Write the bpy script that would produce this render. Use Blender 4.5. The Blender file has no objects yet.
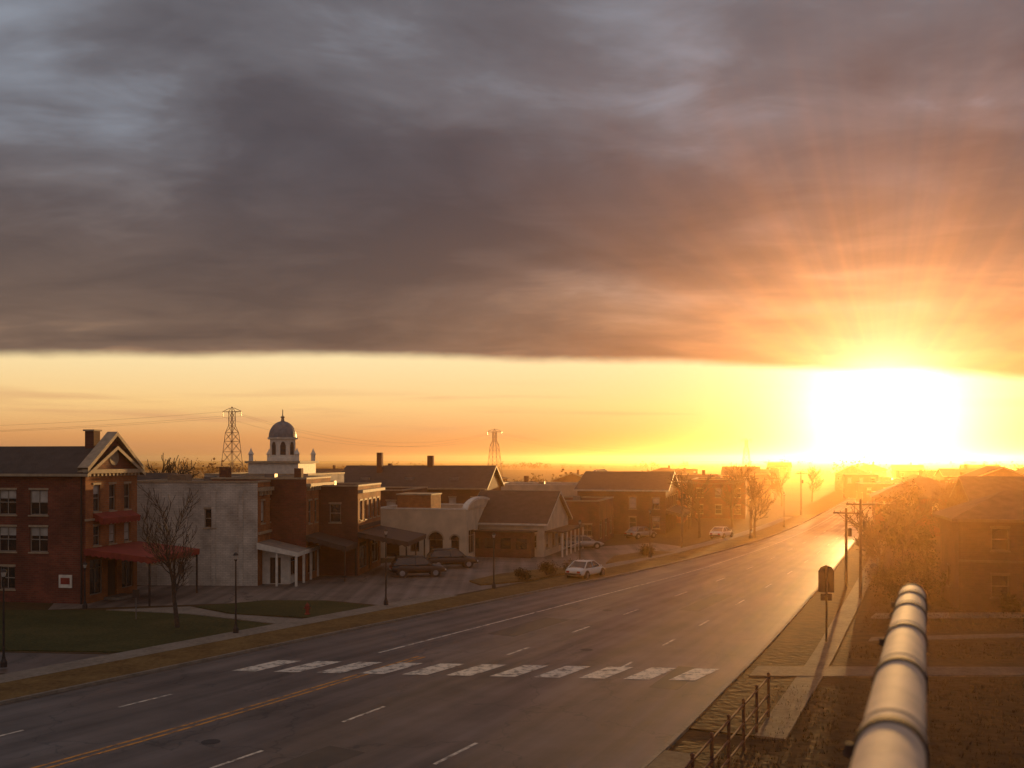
import bpy, math, random, bmesh
import numpy as np
from mathutils import Vector, Matrix
random.seed(7)
rng=np.random.default_rng(5)
scene=bpy.context.scene
R=math.radians
SUN_AZ=20.4; SUN_EL=2.5
S=(math.sin(R(SUN_AZ))*math.cos(R(SUN_EL)),math.cos(R(SUN_AZ))*math.cos(R(SUN_EL)),math.sin(R(SUN_EL)))

# ------------------------------------------------------------------ materials
def newmat(name):
    m=bpy.data.materials.new(name); m.use_nodes=True
    nt=m.node_tree; b=nt.nodes['Principled BSDF']
    return m,nt,b
def rgba(c): return (c[0],c[1],c[2],1)
def simple(name,col,rough=.6,metal=0,var=.25,scale=3,bump=0.0,col2=None,coat=0,spec=.5,detail=4):
    m,nt,b=newmat(name)
    tc=nt.nodes.new('ShaderNodeTexCoord')
    n=nt.nodes.new('ShaderNodeTexNoise'); n.inputs['Scale'].default_value=scale; n.inputs['Detail'].default_value=detail
    nt.links.new(tc.outputs['Object'],n.inputs['Vector'])
    r=nt.nodes.new('ShaderNodeValToRGB')
    r.color_ramp.elements[0].position=.3; r.color_ramp.elements[1].position=.7
    c2=col2 if col2 else tuple(min(1,c*(1+var)) for c in col)
    r.color_ramp.elements[0].color=rgba(tuple(c*(1-var) for c in col) if not col2 else col)
    r.color_ramp.elements[1].color=rgba(c2)
    nt.links.new(n.outputs['Fac'],r.inputs['Fac'])
    nt.links.new(r.outputs['Color'],b.inputs['Base Color'])
    b.inputs['Roughness'].default_value=rough; b.inputs['Metallic'].default_value=metal
    b.inputs['Coat Weight'].default_value=coat
    b.inputs['Specular IOR Level'].default_value=spec
    if bump>0:
        bp=nt.nodes.new('ShaderNodeBump'); bp.inputs['Strength'].default_value=bump; bp.inputs['Distance'].default_value=.05
        n2=nt.nodes.new('ShaderNodeTexNoise'); n2.inputs['Scale'].default_value=scale*6; n2.inputs['Detail'].default_value=4
        nt.links.new(tc.outputs['Object'],n2.inputs['Vector'])
        nt.links.new(n2.outputs['Fac'],bp.inputs['Height']); nt.links.new(bp.outputs['Normal'],b.inputs['Normal'])
    return m
def brick(name,c1,c2,mort,grime=.5):
    m,nt,b=newmat(name)
    uv=nt.nodes.new('ShaderNodeUVMap')
    br=nt.nodes.new('ShaderNodeTexBrick')
    br.inputs['Scale'].default_value=1; br.inputs['Brick Width'].default_value=.4; br.inputs['Row Height'].default_value=.14
    br.inputs['Mortar Size'].default_value=.012; br.inputs['Color1'].default_value=rgba(c1); br.inputs['Color2'].default_value=rgba(c2); br.inputs['Mortar'].default_value=rgba(mort)
    nt.links.new(uv.outputs['UV'],br.inputs['Vector'])
    n=nt.nodes.new('ShaderNodeTexNoise'); n.inputs['Scale'].default_value=.45; n.inputs['Detail'].default_value=6; n.inputs['Roughness'].default_value=.65
    nt.links.new(uv.outputs['UV'],n.inputs['Vector'])
    mr=nt.nodes.new('ShaderNodeMapRange'); mr.inputs['From Min'].default_value=.35; mr.inputs['From Max'].default_value=.65
    mr.inputs['To Min'].default_value=1-grime; mr.inputs['To Max'].default_value=1.12
    nt.links.new(n.outputs['Fac'],mr.inputs['Value'])
    vm=nt.nodes.new('ShaderNodeVectorMath'); vm.operation='SCALE'
    nt.links.new(br.outputs['Color'],vm.inputs[0]); nt.links.new(mr.outputs['Result'],vm.inputs['Scale'])
    nt.links.new(vm.outputs['Vector'],b.inputs['Base Color'])
    bp=nt.nodes.new('ShaderNodeBump'); bp.inputs['Strength'].default_value=.4; bp.inputs['Distance'].default_value=.02
    nt.links.new(br.outputs['Fac'],bp.inputs['Height']); bp.invert=True
    nt.links.new(bp.outputs['Normal'],b.inputs['Normal'])
    b.inputs['Roughness'].default_value=.85
    return m
def ground_mat(name,cols,scale,rough=.95,bump=.5,fine=8.0,bscale=3.0):
    m,nt,b=newmat(name)
    tc=nt.nodes.new('ShaderNodeTexCoord')
    n=nt.nodes.new('ShaderNodeTexNoise'); n.inputs['Scale'].default_value=scale; n.inputs['Detail'].default_value=7; n.inputs['Roughness'].default_value=.65
    nt.links.new(tc.outputs['Object'],n.inputs['Vector'])
    n2=nt.nodes.new('ShaderNodeTexNoise'); n2.inputs['Scale'].default_value=fine; n2.inputs['Detail'].default_value=4
    nt.links.new(tc.outputs['Object'],n2.inputs['Vector'])
    mx=nt.nodes.new('ShaderNodeMath'); mx.operation='MULTIPLY_ADD'; mx.inputs[1].default_value=.45
    nt.links.new(n2.outputs['Fac'],mx.inputs[0]); 
    s=nt.nodes.new('ShaderNodeMath'); s.operation='MULTIPLY'; s.inputs[1].default_value=.55
    nt.links.new(n.outputs['Fac'],s.inputs[0]); nt.links.new(s.outputs[0],mx.inputs[2])
    r=nt.nodes.new('ShaderNodeValToRGB')
    els=r.color_ramp.elements
    k=len(cols)
    while len(els)<k: els.new(.5)
    for i,c in enumerate(cols):
        els[i].position=.36+.28*i/(k-1); els[i].color=rgba(c)
    nt.links.new(mx.outputs[0],r.inputs['Fac']); nt.links.new(r.outputs['Color'],b.inputs['Base Color'])
    b.inputs['Roughness'].default_value=rough; b.inputs['Specular IOR Level'].default_value=.2
    bp=nt.nodes.new('ShaderNodeBump'); bp.inputs['Strength'].default_value=bump; bp.inputs['Distance'].default_value=.08
    n3=nt.nodes.new('ShaderNodeTexNoise'); n3.inputs['Scale'].default_value=bscale; n3.inputs['Detail'].default_value=4
    nt.links.new(tc.outputs['Object'],n3.inputs['Vector']); nt.links.new(n3.outputs['Fac'],bp.inputs['Height'])
    nt.links.new(bp.outputs['Normal'],b.inputs['Normal'])
    return m
def asphalt_mat(name,base,uvstreak=True,rough=.5):
    m,nt,b=newmat(name); L=nt.links
    tc=nt.nodes.new('ShaderNodeTexCoord')
    n=nt.nodes.new('ShaderNodeTexNoise'); n.inputs['Scale'].default_value=.18; n.inputs['Detail'].default_value=8; n.inputs['Roughness'].default_value=.62
    L.new(tc.outputs['Object'],n.inputs['Vector'])
    uv=nt.nodes.new('ShaderNodeUVMap'); mp=nt.nodes.new('ShaderNodeMapping'); mp.inputs['Scale'].default_value=(1.1,.025,1)
    L.new(uv.outputs['UV'],mp.inputs['Vector'])
    n2=nt.nodes.new('ShaderNodeTexNoise'); n2.inputs['Scale'].default_value=1; n2.inputs['Detail'].default_value=5
    L.new(mp.outputs['Vector'],n2.inputs['Vector'])
    a=nt.nodes.new('ShaderNodeMath'); a.operation='ADD'; L.new(n.outputs['Fac'],a.inputs[0]); L.new(n2.outputs['Fac'],a.inputs[1])
    r=nt.nodes.new('ShaderNodeValToRGB'); r.color_ramp.elements[0].position=.0; r.color_ramp.elements[1].position=1
    mr=nt.nodes.new('ShaderNodeMapRange'); mr.inputs['From Min'].default_value=.75; mr.inputs['From Max'].default_value=1.25
    L.new(a.outputs[0],mr.inputs['Value']); L.new(mr.outputs['Result'],r.inputs['Fac'])
    r.color_ramp.elements[0].color=rgba(tuple(c*.55 for c in base)); r.color_ramp.elements[1].color=rgba(tuple(c*1.6 for c in base))
    vo=nt.nodes.new('ShaderNodeTexVoronoi'); vo.feature='DISTANCE_TO_EDGE'; vo.inputs['Scale'].default_value=.16
    wn=nt.nodes.new('ShaderNodeTexNoise'); wn.inputs['Scale'].default_value=.7; wn.inputs['Detail'].default_value=5
    L.new(tc.outputs['Object'],wn.inputs['Vector'])
    ad=nt.nodes.new('ShaderNodeVectorMath'); ad.operation='MULTIPLY_ADD'; ad.inputs[1].default_value=(3,3,0)
    L.new(wn.outputs['Color'],ad.inputs[0]); L.new(tc.outputs['Object'],ad.inputs[2]); L.new(ad.outputs['Vector'],vo.inputs['Vector'])
    cr=nt.nodes.new('ShaderNodeMapRange'); cr.inputs['From Min'].default_value=.003; cr.inputs['From Max'].default_value=.009; cr.inputs['To Min'].default_value=.35
    L.new(vo.outputs['Distance'],cr.inputs['Value'])
    sc=nt.nodes.new('ShaderNodeVectorMath'); sc.operation='SCALE'; L.new(r.outputs['Color'],sc.inputs[0]); L.new(cr.outputs['Result'],sc.inputs['Scale'])
    L.new(sc.outputs['Vector'],b.inputs['Base Color'])
    rr=nt.nodes.new('ShaderNodeMapRange'); rr.inputs['To Min'].default_value=rough+.12; rr.inputs['To Max'].default_value=rough-.1
    L.new(mr.outputs['Result'],rr.inputs['Value']); L.new(rr.outputs['Result'],b.inputs['Roughness'])
    bp=nt.nodes.new('ShaderNodeBump'); bp.inputs['Strength'].default_value=.25; bp.inputs['Distance'].default_value=.01
    n3=nt.nodes.new('ShaderNodeTexNoise'); n3.inputs['Scale'].default_value=14; n3.inputs['Detail'].default_value=3
    L.new(tc.outputs['Object'],n3.inputs['Vector']); L.new(n3.outputs['Fac'],bp.inputs['Height']); L.new(bp.outputs['Normal'],b.inputs['Normal'])
    return m
def paint_mat(name,col,under=(.07,.06,.055)):
    m,nt,b=newmat(name); L=nt.links
    tc=nt.nodes.new('ShaderNodeTexCoord')
    n=nt.nodes.new('ShaderNodeTexNoise'); n.inputs['Scale'].default_value=2.2; n.inputs['Detail'].default_value=7; n.inputs['Roughness'].default_value=.7
    L.new(tc.outputs['Object'],n.inputs['Vector'])
    r=nt.nodes.new('ShaderNodeValToRGB'); r.color_ramp.elements[0].position=.36; r.color_ramp.elements[1].position=.53
    r.color_ramp.elements[0].color=rgba(under); r.color_ramp.elements[1].color=rgba(col)
    L.new(n.outputs['Fac'],r.inputs['Fac']); L.new(r.outputs['Color'],b.inputs['Base Color'])
    b.inputs['Roughness'].default_value=.6
    return m

M={}
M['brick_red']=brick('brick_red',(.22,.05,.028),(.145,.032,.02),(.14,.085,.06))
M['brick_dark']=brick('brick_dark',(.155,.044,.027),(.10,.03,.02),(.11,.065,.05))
M['brick_backlit']=brick('brick_backlit',(.06,.03,.022),(.04,.02,.016),(.05,.035,.03))  # darkened brick: the backlit silhouette is put into its colour
M['brick_orange_sunlit']=brick('brick_orange_sunlit',(.46,.15,.045),(.36,.11,.035),(.28,.18,.11))  # orange brick; on street faces its colour stands in for golden sunlight
M['brick_white']=brick('brick_white',(.66,.59,.51),(.56,.50,.43),(.38,.33,.29),.42)
M['brick_tan']=brick('brick_tan',(.36,.24,.15),(.3,.19,.12),(.26,.2,.15))
M['plaster']=simple('cream_plaster',(.54,.44,.32),.85,var=.2,scale=.7,bump=.2)
M['trim']=simple('cream_trim',(.36,.27,.18),.7,var=.2)
M['white']=simple('white_paint',(.64,.58,.5),.6,var=.15)
M['roof']=simple('roof_shingle',(.04,.031,.028),.8,var=.35,scale=1.5,bump=.5)
M['roof2']=simple('roof_brown',(.06,.037,.027),.8,var=.35,scale=1.2,bump=.5)
M['roofflat']=simple('roof_tar',(.06,.05,.045),.9,var=.3,scale=.6)
M['porchroof']=simple('porch_roof_metal',(.24,.2,.17),.6,var=.2,scale=1.2)
M['slate']=simple('dome_metal',(.16,.16,.17),.45,metal=.3,var=.25)
M['glass']=simple('window_glass',(.02,.02,.022),.06,var=.4,scale=.6,spec=.8)
M['blind']=simple('window_blind',(.42,.38,.34),.8,var=.25,scale=2)
M['frame']=simple('window_frame',(.24,.2,.16),.6,var=.2)
M['darkwood']=simple('dark_wood',(.05,.035,.028),.7,var=.3)
M['awn_red']=simple('awning_red',(.24,.03,.02),.8,var=.25,scale=2)
M['awn_dark']=simple('awning_dark',(.05,.033,.026),.8,var=.25,scale=2)
M['patch']=simple('patch_asphalt',(.045,.037,.033),.6,var=.2,scale=2)
M['metal']=simple('dark_metal',(.03,.025,.024),.55,metal=.3,var=.3)
M['galv']=simple('galvanised_steel',(.17,.15,.14),.5,metal=.4,var=.2)
M['wood']=simple('weathered_wood',(.09,.062,.045),.85,var=.35,scale=5)
M['bark']=simple('bark',(.055,.04,.03),.9,var=.35,scale=6)
M['leaf']=simple('foliage',(.022,.02,.01),.8,scale=.9,col2=(.055,.042,.016),spec=.2)
M['hedge']=simple('distant_foliage',(.025,.022,.012),.9,scale=.08,col2=(.06,.042,.02))
M['concrete']=ground_mat('concrete',[(.15,.125,.10),(.22,.185,.15),(.28,.24,.20)],.5,.85,.15,5,12)
M['concrete_dk']=ground_mat('old_concrete',[(.09,.065,.048),(.14,.105,.078),(.18,.14,.105)],.5,.85,.15,5,12)
M['kerb']=ground_mat('kerb_concrete',[(.16,.135,.11),(.28,.24,.2)],.9,.8,.15,6,12)
M['lawn']=ground_mat('lawn',[(.028,.032,.010),(.045,.05,.015),(.08,.068,.025)],.25,.95,.7,6,6)
M['verge']=ground_mat('dry_grass',[(.08,.045,.015),(.15,.09,.03),(.21,.135,.05)],.5,.95,.8,5,5)
M['ground']=ground_mat('field_ground',[(.03,.02,.010),(.056,.034,.015),(.08,.048,.02),(.042,.032,.012)],.05,.95,.9,1.4,2.5)
M['asphalt']=asphalt_mat('asphalt',(.086,.064,.052),rough=.43)
M['parking']=asphalt_mat('parking_asphalt',(.135,.104,.086),rough=.7)
M['paint_w']=paint_mat('road_paint_white',(.74,.65,.54))
M['paint_y']=paint_mat('road_paint_yellow',(.68,.29,.03))
M['carblack']=simple('car_paint_black',(.005,.005,.007),.35,metal=0,coat=.2,var=.05)
M['carwhite']=simple('car_paint_white',(.62,.62,.6),.3,coat=1,var=.04)
M['carsilver']=simple('car_paint_silver',(.3,.3,.31),.3,metal=.6,coat=1,var=.04)
M['carred']=simple('car_paint_red',(.2,.02,.02),.3,coat=1,var=.04)
M['tyre']=simple('tyre_rubber',(.02,.02,.02),.8)
M['rim']=simple('wheel_rim',(.3,.3,.31),.35,metal=.8)
M['lamp']=simple('headlamp_glass',(.6,.6,.58),.1)
M['tail']=simple('tail_lamp',(.35,.01,.01),.2)
M['fence']=simple('rusty_red_paint',(.09,.028,.02),.6,metal=.2,var=.4,scale=6)
M['pipe']=simple('painted_pipe',(.62,.48,.38),.78,var=.16,scale=14,bump=.04,spec=.25)
M['band']=simple('rusty_band',(.06,.03,.02),.8,metal=.0,var=.4,scale=20)
M['signface']=simple('sign_face',(.45,.4,.1),.5)
M['signback']=simple('sign_back_metal',(.05,.04,.035),.8,var=.2,spec=.2)
M['insul']=simple('insulator',(.2,.16,.14),.3)

# ------------------------------------------------------------------ mesh builder
class MB:
    def __init__(s): s.p={}
    def face(s,part,mat,pts,uvs=None):
        d=s.p.setdefault((part,mat),dict(v=[],f=[],uv=[],m=mat))
        i=len(d['v']); d['v']+= [tuple(p) for p in pts]; d['f'].append(tuple(range(i,i+len(pts))))
        if uvs is None:
            a,b,c=Vector(pts[0]),Vector(pts[1]),Vector(pts[2])
            n=(b-a).cross(c-a)
            if n.length>0: n.normalize()
            if abs(n.z)>.8: uvs=[(p[0],p[1]) for p in pts]
            else:
                t=Vector((-n.y,n.x,0)); t.normalize() if t.length>0 else None
                uvs=[(Vector(p).dot(t),p[2]) for p in pts]
        d['uv']+=list(uvs)
    def box(s,part,mat,x0,x1,y0,y1,z0,z1):
        P=[(x0,y0,z0),(x1,y0,z0),(x1,y1,z0),(x0,y1,z0),(x0,y0,z1),(x1,y0,z1),(x1,y1,z1),(x0,y1,z1)]
        for f in ((0,3,2,1),(4,5,6,7),(0,1,5,4),(1,2,6,5),(2,3,7,6),(3,0,4,7)): s.face(part,mat,[P[i] for i in f])
    def beam(s,part,mat,a,b,r,n=6,r2=None,caps=True):
        a=Vector(a);b=Vector(b);d=(b-a)
        if d.length<1e-6:return
        d.normalize(); r2=r if r2 is None else r2
        q=Vector((0,0,1)) if abs(d.z)<.9 else Vector((1,0,0))
        u=d.cross(q).normalized(); w=d.cross(u)
        A=[a+(u*math.cos(2*math.pi*k/n)+w*math.sin(2*math.pi*k/n))*r for k in range(n)]
        B=[b+(u*math.cos(2*math.pi*k/n)+w*math.sin(2*math.pi*k/n))*r2 for k in range(n)]
        for k in range(n): s.face(part,mat,[A[k],B[k],B[(k+1)%n],A[(k+1)%n]][::-1])
        if caps:
            s.face(part,mat,A); s.face(part,mat,B[::-1])
    def lathe(s,part,mat,cx,cy,prof,n=16):
        for (r0,z0),(r1,z1) in zip(prof[:-1],prof[1:]):
            for k in range(n):
                a0=2*math.pi*k/n;a1=2*math.pi*(k+1)/n
                pts=[(cx+r0*math.cos(a0),cy+r0*math.sin(a0),z0),(cx+r0*math.cos(a1),cy+r0*math.sin(a1),z0),(cx+r1*math.cos(a1),cy+r1*math.sin(a1),z1),(cx+r1*math.cos(a0),cy+r1*math.sin(a0),z1)]
                if r1<1e-4: pts=pts[:3]
                elif r0<1e-4: pts=[pts[0],pts[2],pts[3]]
                s.face(part,mat,pts)
    def finish(s,name,loc=(0,0,0),rotz=0,single=False,scale=1):
        parent=None
        if not single:
            parent=bpy.data.objects.new(name,None); scene.collection.objects.link(parent)
            parent.location=loc; parent.rotation_euler=(0,0,rotz); parent.scale=(scale,)*3
            parent.empty_display_size=.5
        last=None
        for (part,_),d in s.p.items():
            me=bpy.data.meshes.new(part if parent else name); me.from_pydata(d['v'],[],d['f'])
            uvl=me.uv_layers.new(name='UVMap'); uvl.data.foreach_set('uv',np.array(d['uv'],dtype=np.float32).ravel())
            me.materials.append(M[d['m']]); me.update()
            ob=bpy.data.objects.new(part if parent else name,me); scene.collection.objects.link(ob)
            if parent: ob.parent=parent
            else: ob.location=loc; ob.rotation_euler=(0,0,rotz)
            last=ob
        return parent or last

# ------------------------------------------------------------------ wall with openings
def wall(mb,p0,t,n,L,H,ops,mat,part='walls',base=0):
    p0=Vector(p0);t=Vector(t);n=Vector(n);Z=Vector((0,0,1))
    xs=sorted(set([0,L]+[round(o[0],4) for o in ops]+[round(o[0]+o[2],4) for o in ops]))
    zs=sorted(set([base,H]+[round(o[1],4) for o in ops]+[round(o[1]+o[3],4) for o in ops]))
    P=lambda x,z,d=0:p0+t*x+Z*z+n*d
    def q(part,mat,a):
        a=[Vector(v) for v in a]
        mb.face(part,mat,a)
    for i in range(len(xs)-1):
        for j in range(len(zs)-1):
            cx=(xs[i]+xs[i+1])/2;cz=(zs[j]+zs[j+1])/2
            if any(o[0]<cx<o[0]+o[2] and o[1]<cz<o[1]+o[3] for o in ops): continue
            pts=[P(xs[i],zs[j]),P(xs[i+1],zs[j]),P(xs[i+1],zs[j+1]),P(xs[i],zs[j+1])]
            mb.face(part,mat,pts,[(xs[i],zs[j]),(xs[i+1],zs[j]),(xs[i+1],zs[j+1]),(xs[i],zs[j+1])])
    D=-.2
    for o in ops:
        x,z,w,h=o[:4];k=o[4] if len(o)>4 else 'win'
        q(part,mat,[P(x,z),P(x,z,D),P(x,z+h,D),P(x,z+h)]); q(part,mat,[P(x+w,z,D),P(x+w,z),P(x+w,z+h),P(x+w,z+h,D)])
        q(part,mat,[P(x,z+h),P(x,z+h,D),P(x+w,z+h,D),P(x+w,z+h)]); q(part,mat,[P(x,z),P(x+w,z),P(x+w,z,D),P(x,z,D)])
        def bx(part2,mat2,a,b,c,d,e,f): # x0,x1,z0,z1,d0,d1
            A=[P(a,c,e),P(b,c,e),P(b,d,e),P(a,d,e)];B=[P(a,c,f),P(b,c,f),P(b,d,f),P(a,d,f)]
            q(part2,mat2,B);
            for u in range(4): q(part2,mat2,[A[u],A[(u+1)%4],B[(u+1)%4],B[u]])
        if k=='door' or k=='garage':
            q('door','darkwood' if k=='door' else 'white',[P(x,z,-.15),P(x+w,z,-.15),P(x+w,z+h,-.15),P(x,z+h,-.15)])
            for zz in (.1,.5): bx('door_panels','darkwood' if k=='door' else 'white',x+.12*w,x+.88*w,z+h*zz+.08,z+h*(zz+.36),-.149,-.11)
            continue
        q('window_glass','glass',[P(x,z,-.16),P(x+w,z,-.16),P(x+w,z+h,-.16),P(x,z+h,-.16)])
        dark=(mat=='brick_backlit'); fm='darkwood' if dark else 'frame'; tm='darkwood' if dark else 'trim'
        if k=='win' and not dark and random.random()<.5:
            hh=h*random.choice([.35,.5,.75,.9])
            q('window_blinds','blind',[P(x+.05,z+h-hh,-.15),P(x+w-.05,z+h-hh,-.15),P(x+w-.05,z+h,-.15),P(x+.05,z+h,-.15)])
        f=.07
        bx('window_frames',fm,x,x+f,z,z+h,-.158,-.1);bx('window_frames',fm,x+w-f,x+w,z,z+h,-.158,-.1)
        bx('window_frames',fm,x+f,x+w-f,z+h-f,z+h,-.158,-.1);bx('window_frames',fm,x+f,x+w-f,z,z+f,-.158,-.1)
        if k=='win':
            bx('window_frames',fm,x+f,x+w-f,z+h/2-.035,z+h/2+.035,-.146,-.11)
            if w>1.1: bx('window_frames',fm,x+w/2-.03,x+w/2+.03,z+f,z+h-f,-.145,-.112)
            bx('window_trim',tm,x-.08,x+w+.08,z-.1,z-.003,0,.08); bx('window_trim',tm,x-.06,x+w+.06,z+h+.003,z+h+.14,0,.04)
        if k=='shop':
            nn=max(2,int(w/1.3))
            for u in range(1,nn): bx('window_frames',fm,x+w*u/nn-.035,x+w*u/nn+.035,z+f,z+h-f,-.146,-.11)
            bx('window_frames',fm,x+f,x+w-f,z+h*.74,z+h*.74+.06,-.145,-.112)
        if k=='arch':
            pr=[math.pi*u/8 for u in range(9)]
            for u in range(8):
                a0,a1=pr[u],pr[u+1]
                def pp(a,r,d): return P(x+w/2+r*math.cos(a),z+h+r*math.sin(a),d)
                q('arch_trim','trim',[pp(a0,w/2,.05),pp(a0,w/2+.16,.05),pp(a1,w/2+.16,.05),pp(a1,w/2,.05)])
                q('arch_glass','glass',[P(x+w/2,z+h,.02),pp(a0,w/2,.02),pp(a1,w/2,.02)])
def row(n,L,z,w,h,m=.8,kind='win'):
    if n==1: return [((L-w)/2,z,w,h,kind)]
    st=(L-2*m-w)/(n-1)
    return [(m+i*st,z,w,h,kind) for i in range(n)]

def building(name,C,theta,L,Rr,H,mat,roof='flat',side=(),road=(),roofmat='roof',rise=2.0,ridge='x',parapet=.6,extra=None,trim='trim',back=None,sunlit_roadmat=None):
    mb=MB()
    top=H
    wall(mb,(-L,0,0),(1,0,0),(0,-1,0),L,top,list(side),mat)
    wall(mb,(0,0,0),(0,1,0),(1,0,0),Rr,top,list(road),sunlit_roadmat or mat)
    bk=row(max(1,int(L/4)),L,1.2,1,1.4)
    wall(mb,(0,Rr,0),(-1,0,0),(0,1,0),L,top,bk if H>3 else [],mat)
    wall(mb,(-L,Rr,0),(0,-1,0),(-1,0,0),Rr,top,row(max(1,int(Rr/4)),Rr,1.2,1,1.4) if back is None else back,mat)
    if roof=='flat':
        zr=H-parapet
        mb.face('roof','roofflat',[(-L+.003,.003,zr),(-.003,.003,zr),(-.003,Rr-.003,zr),(-L+.003,Rr-.003,zr)])
        w=.3
        for (a,b,c,d) in ((-L-.06,.06,-.06,w),(-L-.06,.06,Rr-w,Rr+.06),(-L-.06,-L+w,w,Rr-w),(-w,.06,w,Rr-w)):
            mb.box('parapet_cap',trim,a,b,c,d,H+.003,H+.14)
        for (a,b,c,d) in ((-L+.25,-.25,.22,.25),(-L+.25,-.25,Rr-.25,Rr-.22),(-L+.22,-L+.25,.22,Rr-.22),(-.25,-.22,.22,Rr-.22)):
            mb.box('parapet_inner',mat,a,b,c,d,zr+.003,H)
        mb.box('roof_vent','galv',-L*.6,-L*.6+.9,Rr*.5,Rr*.5+.8,zr+.003,zr+1.0)
    elif roof=='gable':
        o=.45
        if ridge=='x':
            ym=Rr/2
            for x in (0,-L):
                mb.face('walls',mat,[(x,0,H),(x,Rr,H),(x,ym,H+rise)] if x==0 else [(x,Rr,H),(x,0,H),(x,ym,H+rise)])
            sl=rise/ym
            for sgn in (0,1):
                y0=-o if sgn==0 else Rr+o
                for dz in (.02,.16):
                    mb.face('roof',roofmat,[(-L-o,y0,H-sl*o+dz),(o,y0,H-sl*o+dz),(o,ym,H+rise+dz),(-L-o,ym,H+rise+dz)])
                mb.face('fascia',trim,[(-L-o,y0,H-sl*o),(o,y0,H-sl*o),(o,y0,H-sl*o+.18),(-L-o,y0,H-sl*o+.18)])
                for x in (o+.004,-L-o-.004):
                    mb.face('fascia',trim,[(x,y0,H-sl*o-.08),(x,ym,H+rise-.08),(x,ym,H+rise+.18),(x,y0,H-sl*o+.18)])
        else:
            xm=-L/2
            for y in (0,Rr): mb.face('walls',mat,[(-L,y,H),(0,y,H),(xm,y,H+rise)])
            sl=rise/(L/2)
            for x0 in (-L-o,o):
                for dz in (.02,.16):
                    mb.face('roof',roofmat,[(x0,-o,H-sl*o+dz),(x0,Rr+o,H-sl*o+dz),(xm,Rr+o,H+rise+dz),(xm,-o,H+rise+dz)])
                mb.face('fascia',trim,[(x0,-o,H-sl*o),(x0,Rr+o,H-sl*o),(x0,Rr+o,H-sl*o+.18),(x0,-o,H-sl*o+.18)])
                for y in (-o-.004,Rr+o+.004):
                    mb.face('fascia',trim,[(x0,y,H-sl*o-.08),(xm,y,H+rise-.08),(xm,y,H+rise+.18),(x0,y,H-sl*o+.18)])
    elif roof=='hip':
        o=.5; k=min(L,Rr)/2
        a=(-L-o,-o);b=(o,-o);c=(o,Rr+o);d=(-L-o,Rr+o)
        if L>=Rr: r0=(-L+k,Rr/2);r1=(-k,Rr/2)
        else: r0=(-L/2,k);r1=(-L/2,Rr-k)
        z0=H-.1;z1=H+rise
        if L>=Rr: fs=[(a,b,r1,r0),(b,c,r1),(c,d,r0,r1),(d,a,r0)]
        else: fs=[(a,b,r0),(b,c,r1,r0),(c,d,r1),(d,a,r0,r1)]
        for f in fs:
            mb.face('roof',roofmat,[(p[0],p[1],z0 if p in (a,b,c,d) else z1) for p in f])
        mb.box('fascia',trim,-L-o,o,-o,Rr+o,z0-.2,z0-.003)
    if extra: extra(mb)
    return mb.finish(name,(C[0],C[1],0),-R(theta))

def awning(mb,x1,y0,y1,z0,z1,mat,posts=0,part='awning'):
    for dz in (0,.08): mb.face(part,mat,[(.01,y0,z0+dz),(x1,y0,z1+dz),(x1,y1,z1+dz),(.01,y1,z0+dz)])
    n=max(3,int((y1-y0)/.45)); 
    for k in range(n):
        a=y0+(y1-y0)*k/n;b=y0+(y1-y0)*(k+1)/n
        mb.face(part,mat,[(x1,a,z1+.08),(x1,b,z1+.08),(x1,b,z1-.28),(x1,(a+b)/2,z1-.38),(x1,a,z1-.28)])
    nn=max(2,int(x1/.45))
    for yy in (y0,y1):
        for k in range(nn):
            a=.01+(x1-.01)*k/nn;b=.01+(x1-.01)*(k+1)/nn; f=lambda x:z0+(z1-z0)*x/x1
            mb.face(part,mat,[(a,yy,f(a)+.08),(b,yy,f(b)+.08),(b,yy,f(b)-.28),((a+b)/2,yy,f(b)-.36),(a,yy,f(a)-.28)])
    for k in range(posts):
        yy=y0+.15+(y1-y0-.3)*k/max(1,posts-1)
        mb.beam('awning_posts','metal',(x1-.15,yy,0),(x1-.15,yy,z1),.07)

# ------------------------------------------------------------------ road
KL=[(-86,-59.6),(-60,-19.6),(-34,20.7),(-20.9,40.8),(-12.4,54),(-0.86,71.4),(16.0,97),(35,133),(60,192),(98,286),(145,400),(262,680),(600,1500),(1000,2500)]
KR=[(-66,-73),(-38.6,-33.6),(-7.5,12.5),(2.4,28.8),(9.6,44.5),(15.9,59.0),(28,88),(44.5,128.5),(70,188),(108,282),(155,396),(272,676),(612,1496),(1012,2496)]
def cr(P,n):
    out=[];P=[Vector(p) for p in P]
    for i in range(len(P)-1):
        p0=P[max(0,i-1)];p1=P[i];p2=P[i+1];p3=P[min(len(P)-1,i+2)]
        for k in range(n):
            t=k/n
            d1=(p2-p0)/max(1e-6,((p2-p1).length+(p1-p0).length))*(p2-p1).length
            d2=(p3-p1)/max(1e-6,((p3-p2).length+(p2-p1).length))*(p2-p1).length
            h=(2*t**3-3*t**2+1,t**3-2*t**2+t,-2*t**3+3*t**2,t**3-t**2)
            out.append(p1*h[0]+d1*h[1]+p2*h[2]+d2*h[3])
    out.append(P[-1]); return out
NS=24
LP=cr(KL,NS);RP=cr(KR,NS)
cum=[0]
for i in range(1,len(LP)): cum.append(cum[-1]+(LP[i]-LP[i-1]).length)
def at(s,t):
    s=max(0,min(cum[-1]-1e-3,s))
    lo=int(np.searchsorted(cum,s,side='right'))-1
    f=(s-cum[lo])/(cum[lo+1]-cum[lo])
    a=LP[lo].lerp(LP[lo+1],f);b=RP[lo].lerp(RP[lo+1],f)
    return a.lerp(b,t), (b-a).length
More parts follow.
